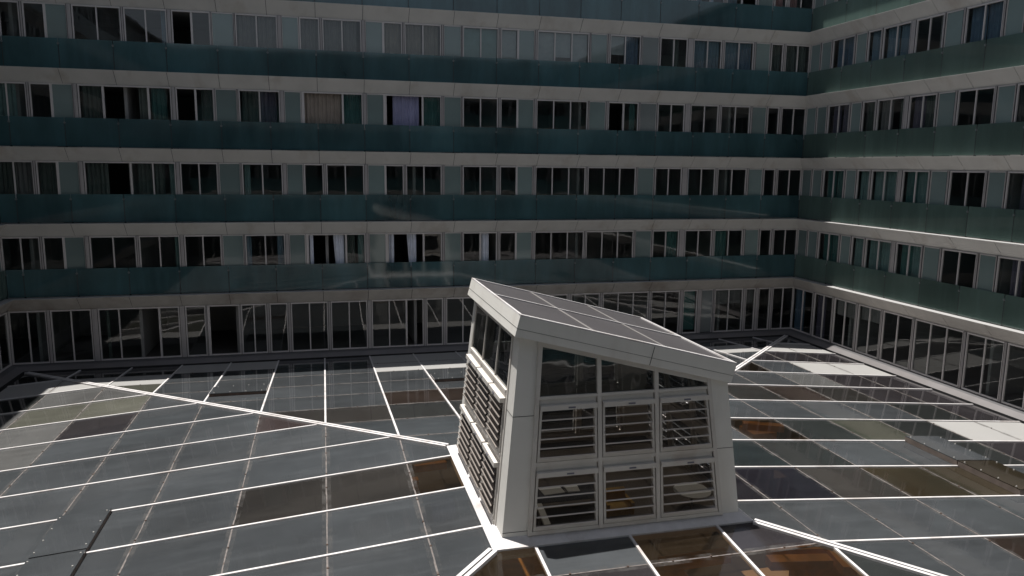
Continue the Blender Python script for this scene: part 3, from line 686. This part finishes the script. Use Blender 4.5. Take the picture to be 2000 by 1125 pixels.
def face(T, cols, nm, louvres=True, proud=0.10, mw=.04, dp=.055):
    """cols: boundary functions of z (n+1)"""
    m = MB(); w = .04
    for c, fn in enumerate(cols):
        zt = topz(T, fn(-3.6))
        lo_, hi_ = (0, 2*w) if c == 0 else ((-2*w, 0) if c == len(cols)-1 else (-mw, mw))
        bar(m, T, lambda z: fn(z)+lo_, lambda z: fn(z)+hi_, ZB, zt, -.06, dp)
    for z0, z1 in ((ZG-.05, ZG+.0), (Z2-.05, Z2+.02), (ZB, ZB+.07)):
        bar(m, T, lambda z: cols[0](z)+2*w, lambda z: cols[-1](z)-2*w, z0, z1, -.055, .045)
    # sloping head bar under the soffit
    a0, a1 = cols[0](-3.3), cols[-1](-3.3); n = 6
    for q in range(n):
        u0, u1 = a0+(a1-a0)*q/n, a0+(a1-a0)*(q+1)/n
        t0, t1 = topz(T, u0), topz(T, u1)
        m.hexa([T(u0, -.05, t0-.11), T(u1, -.05, t1-.11), T(u1, .05, t1-.11), T(u0, .05, t0-.11), T(u0, -.05, t0-.02), T(u1, -.05, t1-.02), T(u1, .05, t1-.02), T(u0, .05, t0-.02)])
    fr = m.build('wall_frame', M['lframe'], lan)
    for c in range(len(cols)-1):
        A, B = cols[c], cols[c+1]
        oa = 2*w if c == 0 else mw; ob = 2*w if c == len(cols)-2 else mw
        u0, u1 = A(-3.6)+oa, B(-3.6)-ob
        t0, t1 = topz(T, u0)-.11, topz(T, u1)-.11
        m = MB()
        t0, t1 = max(t0, ZG+.004), max(t1, ZG+.004); m.quad([T(A(ZG)+oa, 0, ZG), T(B(ZG)-ob, 0, ZG), T(u1, 0, t1), T(u0, 0, t0)])
        m.build('fixed_pane', M['ltop'], fr)
        for zt, zb in ((ZG-.05, Z2+.02), (Z2-.05, ZB+.07)):
            a = lambda z: A(z)+oa+.02; b = lambda z: B(z)-ob-.02
            m = MB()
            # header board, header box, side rails, bottom rail
            bar(m, T, a, b, zt-.11, zt-.01, -.03, .02)
            bar(m, T, a, b, zt-.20, zt-.11, -.03, proud)
            bar(m, T, a, b, zb+.01, zb+.075, -.03, .05)
            bar(m, T, a, lambda z: a(z)+.045, zb+.075, zt-.20, -.03, .05)
            bar(m, T, lambda z: b(z)-.045, b, zb+.075, zt-.20, -.03, .05)
            v = m.build('louvre_vent', M['lframe'], lan)
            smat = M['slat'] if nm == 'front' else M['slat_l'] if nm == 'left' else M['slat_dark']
            m = MB(); mid = lambda z: (a(z)+b(z))/2
            bar(m, T, lambda z: mid(z)-.02, lambda z: mid(z)+.12, zt-.175, zt-.145, proud, proud+.004)
            m.build('maker_label', M['label'], v)
            z_lo, z_hi = zb+.085, zt-.215; n = 6 if nm == 'left' else 5; st_ = (z_hi-z_lo)/n
            g = MB(); e = MB()
            for q in range(n):
                zc_ = z_lo+st_*(q+.12)
                for (mm, d0, d1, th, za, zb2) in ((g, -.05, .10, .006, .085, 0), (e, .10, .118, .022, 0, 0)):
                    if mm is g:
                        za_ = zc_+.085
                        if nm in ('right', 'back'):
                            zb_, zu_ = z_lo+st_*q-.02, z_lo+st_*(q+1)
                            mm.quad([T(a(zb_)+.05, .05, zb_), T(b(zb_)-.05, .05, zb_), T(b(zu_)-.05, .0, zu_), T(a(zu_)+.05, .0, zu_)]); continue
                        P = [T(a(zc_)+.05, .10, zc_), T(b(zc_)-.05, .10, zc_), T(b(za_)-.05, -.04, za_), T(a(za_)+.05, -.04, za_)]
                        mm.quad(P)
                    else: bar(mm, T, lambda z: a(z)+.03, lambda z: b(z)-.03, zc_-.012, zc_+.010, .094, .112)
            sl_ = g.build('slat', smat, v)
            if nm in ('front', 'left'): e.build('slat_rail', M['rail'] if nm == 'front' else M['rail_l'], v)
    return fr
m1 = lin(ZB, -3.5, 4.98, 4.94); m2 = lin(ZB, -3.8, 6.17, 6.10)
face(TF, [fL, m1, m2, fR], 'front')
face(TL, [sF, k(14.50), k(15.74), sB], 'left', proud=.13, mw=.014, dp=.02)
rF = lin(ZB, -3.3, 13.20, 13.42)
face(TR, [rF, k(14.50), k(15.74), sB], 'right')
face(TBk, [lin(ZB, -3.2, 3.55, 3.9), m1, m2, lin(ZB, -4.1, 7.43, 7.12)], 'back')

# ------------------------------------------------------------------ interior seen through glass
def at(px, py, z):
    d = fw + rt*((px-1000)/F_PX) + up*((562.5-py)/F_PX)
    return d*(z/d.z)
def put(T0, yaw=0):
    c, s_ = cos(yaw), sin(yaw)
    return lambda x, y, z: (T0[0]+x*c-y*s_, T0[1]+x*s_+y*c, T0[2]+z)
FZ = -11.6
def table(px, py, w, d, label, top, yaw=0.0):
    p = at(px, py, FZ+.75); t = thing('table', label, 'table', None, (p.x, p.y, FZ)); L = put((0, 0, 0), yaw)
    m = MB(); m.box(L, -w/2, w/2, -d/2, d/2, .72, .75); m.build('table_top', top, t)
    for sx in (-1, 1):
        for sy in (-1, 1):
            m = MB(); m.box(L, sx*(w/2-.08)-.025, sx*(w/2-.08)+.025, sy*(d/2-.08)-.025, sy*(d/2-.08)+.025, 0, .72); m.build('leg', M['steel'], t)
    return p
table(1100, 962, 2.6, 1.2, 'dark work table with white sheets inside, behind the lower left louvres', M['darkfab'])
def sheet(px, py, w, d, label, yaw):
    p = at(px, py, FZ+.765); L = put((0, 0, 0), yaw); m = MB(); m.box(L, -w/2, w/2, -d/2, d/2, -.010, .008)
    o = m.build('paper_sheet', M['paper']); o.location = p; o['label'] = label; o['category'] = 'paper'; o['group'] = 'white sheets on the work table'
sheet(1078, 958, .75, .55, 'larger white sheet on the left half of the dark work table', .1)
sheet(1116, 954, .5, .5, 'smaller white sheet beside the larger one on the dark work table', -.1)
def chair(px, py, label, seatm):
    p = at(px, py, FZ+.45); t = thing('armchair', label, 'armchair', None, (p.x, p.y, FZ))
    m = MB(); m.box(I, -.38, .38, -.35, .35, .22, .45); m.build('seat', seatm, t)
    m = MB(); m.box(I, -.38, .38, .25, .40, .45, .88); m.build('backrest', seatm, t)
    for s_ in (-1, 1):
        m = MB(); m.box(I, s_*.43-.05, s_*.43+.05, -.35, .38, .2, .62); m.build('armrest', seatm, t)
    for sx in (-1, 1):
        for sy in (-1, 1):
            m = MB(); m.cyl(I, sx*.34, sy*.3, 0, .22, .02, .025, 8); m.build('leg', M['steel'], t)
chair(1205, 985, 'mustard yellow armchair inside, behind the lower middle louvres', M['yellow'])
p = at(1352, 958, FZ+.72); t = thing('round_table', 'small round cream table inside, behind the lower right louvres', 'table', None, (p.x, p.y, FZ))
m = MB(); m.cyl(I, 0, 0, .70, .74, .62, .64, 28); m.build('table_top', M['paper'], t)
m = MB(); m.cyl(I, 0, 0, .03, .70, .04, .04, 12); m.build('stem', M['steel'], t)
m = MB(); m.cyl(I, 0, 0, 0, .03, .3, .28, 20); m.build('foot', M['steel'], t)
A_, B_ = at(1052, 985, FZ+.9), at(1074, 1036, FZ+.9)
t = thing('handrail', 'cream handrail inside, running towards the viewer behind the lower left louvres', 'handrail')
D_ = (B_-A_).normalized(); S_ = D_.cross(Vector((0, 0, 1)))*.10
m = MB(); m.hexa([tuple(P+o_*S_+Vector((0, 0, q))) for q in (-.05, .03) for P, o_ in ((A_, -1), (B_, -1), (B_, 1), (A_, 1))]); m.build('rail', M['paper'], t)
for f_ in (.1, .5, .9):
    q_ = A_.lerp(B_, f_); m = MB(); m.cyl(I, q_.x, q_.y, FZ, FZ+.85, .03, .03, 10); m.build('post', M['steel'], t)
# orange timber frames under the glass
def tframe(name, label, posts, beams, zt, pw=.42):
    t = thing(name, label, 'timber frame', 'orange timber frames under the roof')
    for (x, y) in posts:
        m = MB(); m.box(I, x-pw, x+pw, y-pw, y+pw, FZ, zt); m.build('post', M['timber'], t)
    for (a, b) in beams:
        A = Vector((*a, zt)); B = Vector((*b, zt)); D = (B-A).normalized(); Sd = D.cross(Vector((0, 0, 1)))*.15
        m = MB(); m.hexa([tuple(P+o_*Sd+Vector((0, 0, q))) for q in (.003, .2) for P, o_ in ((A, -1), (B, -1), (B, 1), (A, 1))]); m.build('beam', M['timber'], t)
def xy(px, py, z): q = at(px, py, z); return (q.x, q.y)
zt = -8.3
tframe('timber_frame', 'orange timber frame glimpsed through the amber glass in front of the lantern', [xy(1020, 1110, zt), xy(1300, 1120, zt), xy(1600, 1085, zt)],
       [(xy(1290, 1112, zt), xy(1420, 1093, zt)), (xy(1500, 1085, zt), xy(1640, 1080, zt)), (xy(1500, 1108, zt), xy(1620, 1105, zt)), (xy(1620, 1080, zt), xy(1660, 1125, zt))], zt)
tframe('timber_frame', 'orange timber post glimpsed through brown glass left of the lantern', [xy(808, 935, zt)], [(xy(808, 920, zt), xy(870, 912, zt))], zt, .12)
tframe('timber_frame', 'orange timber beam glimpsed through amber glass right of the lantern', [xy(1480, 838, zt)], [(xy(1450, 836, zt), xy(1530, 842, zt))], zt)
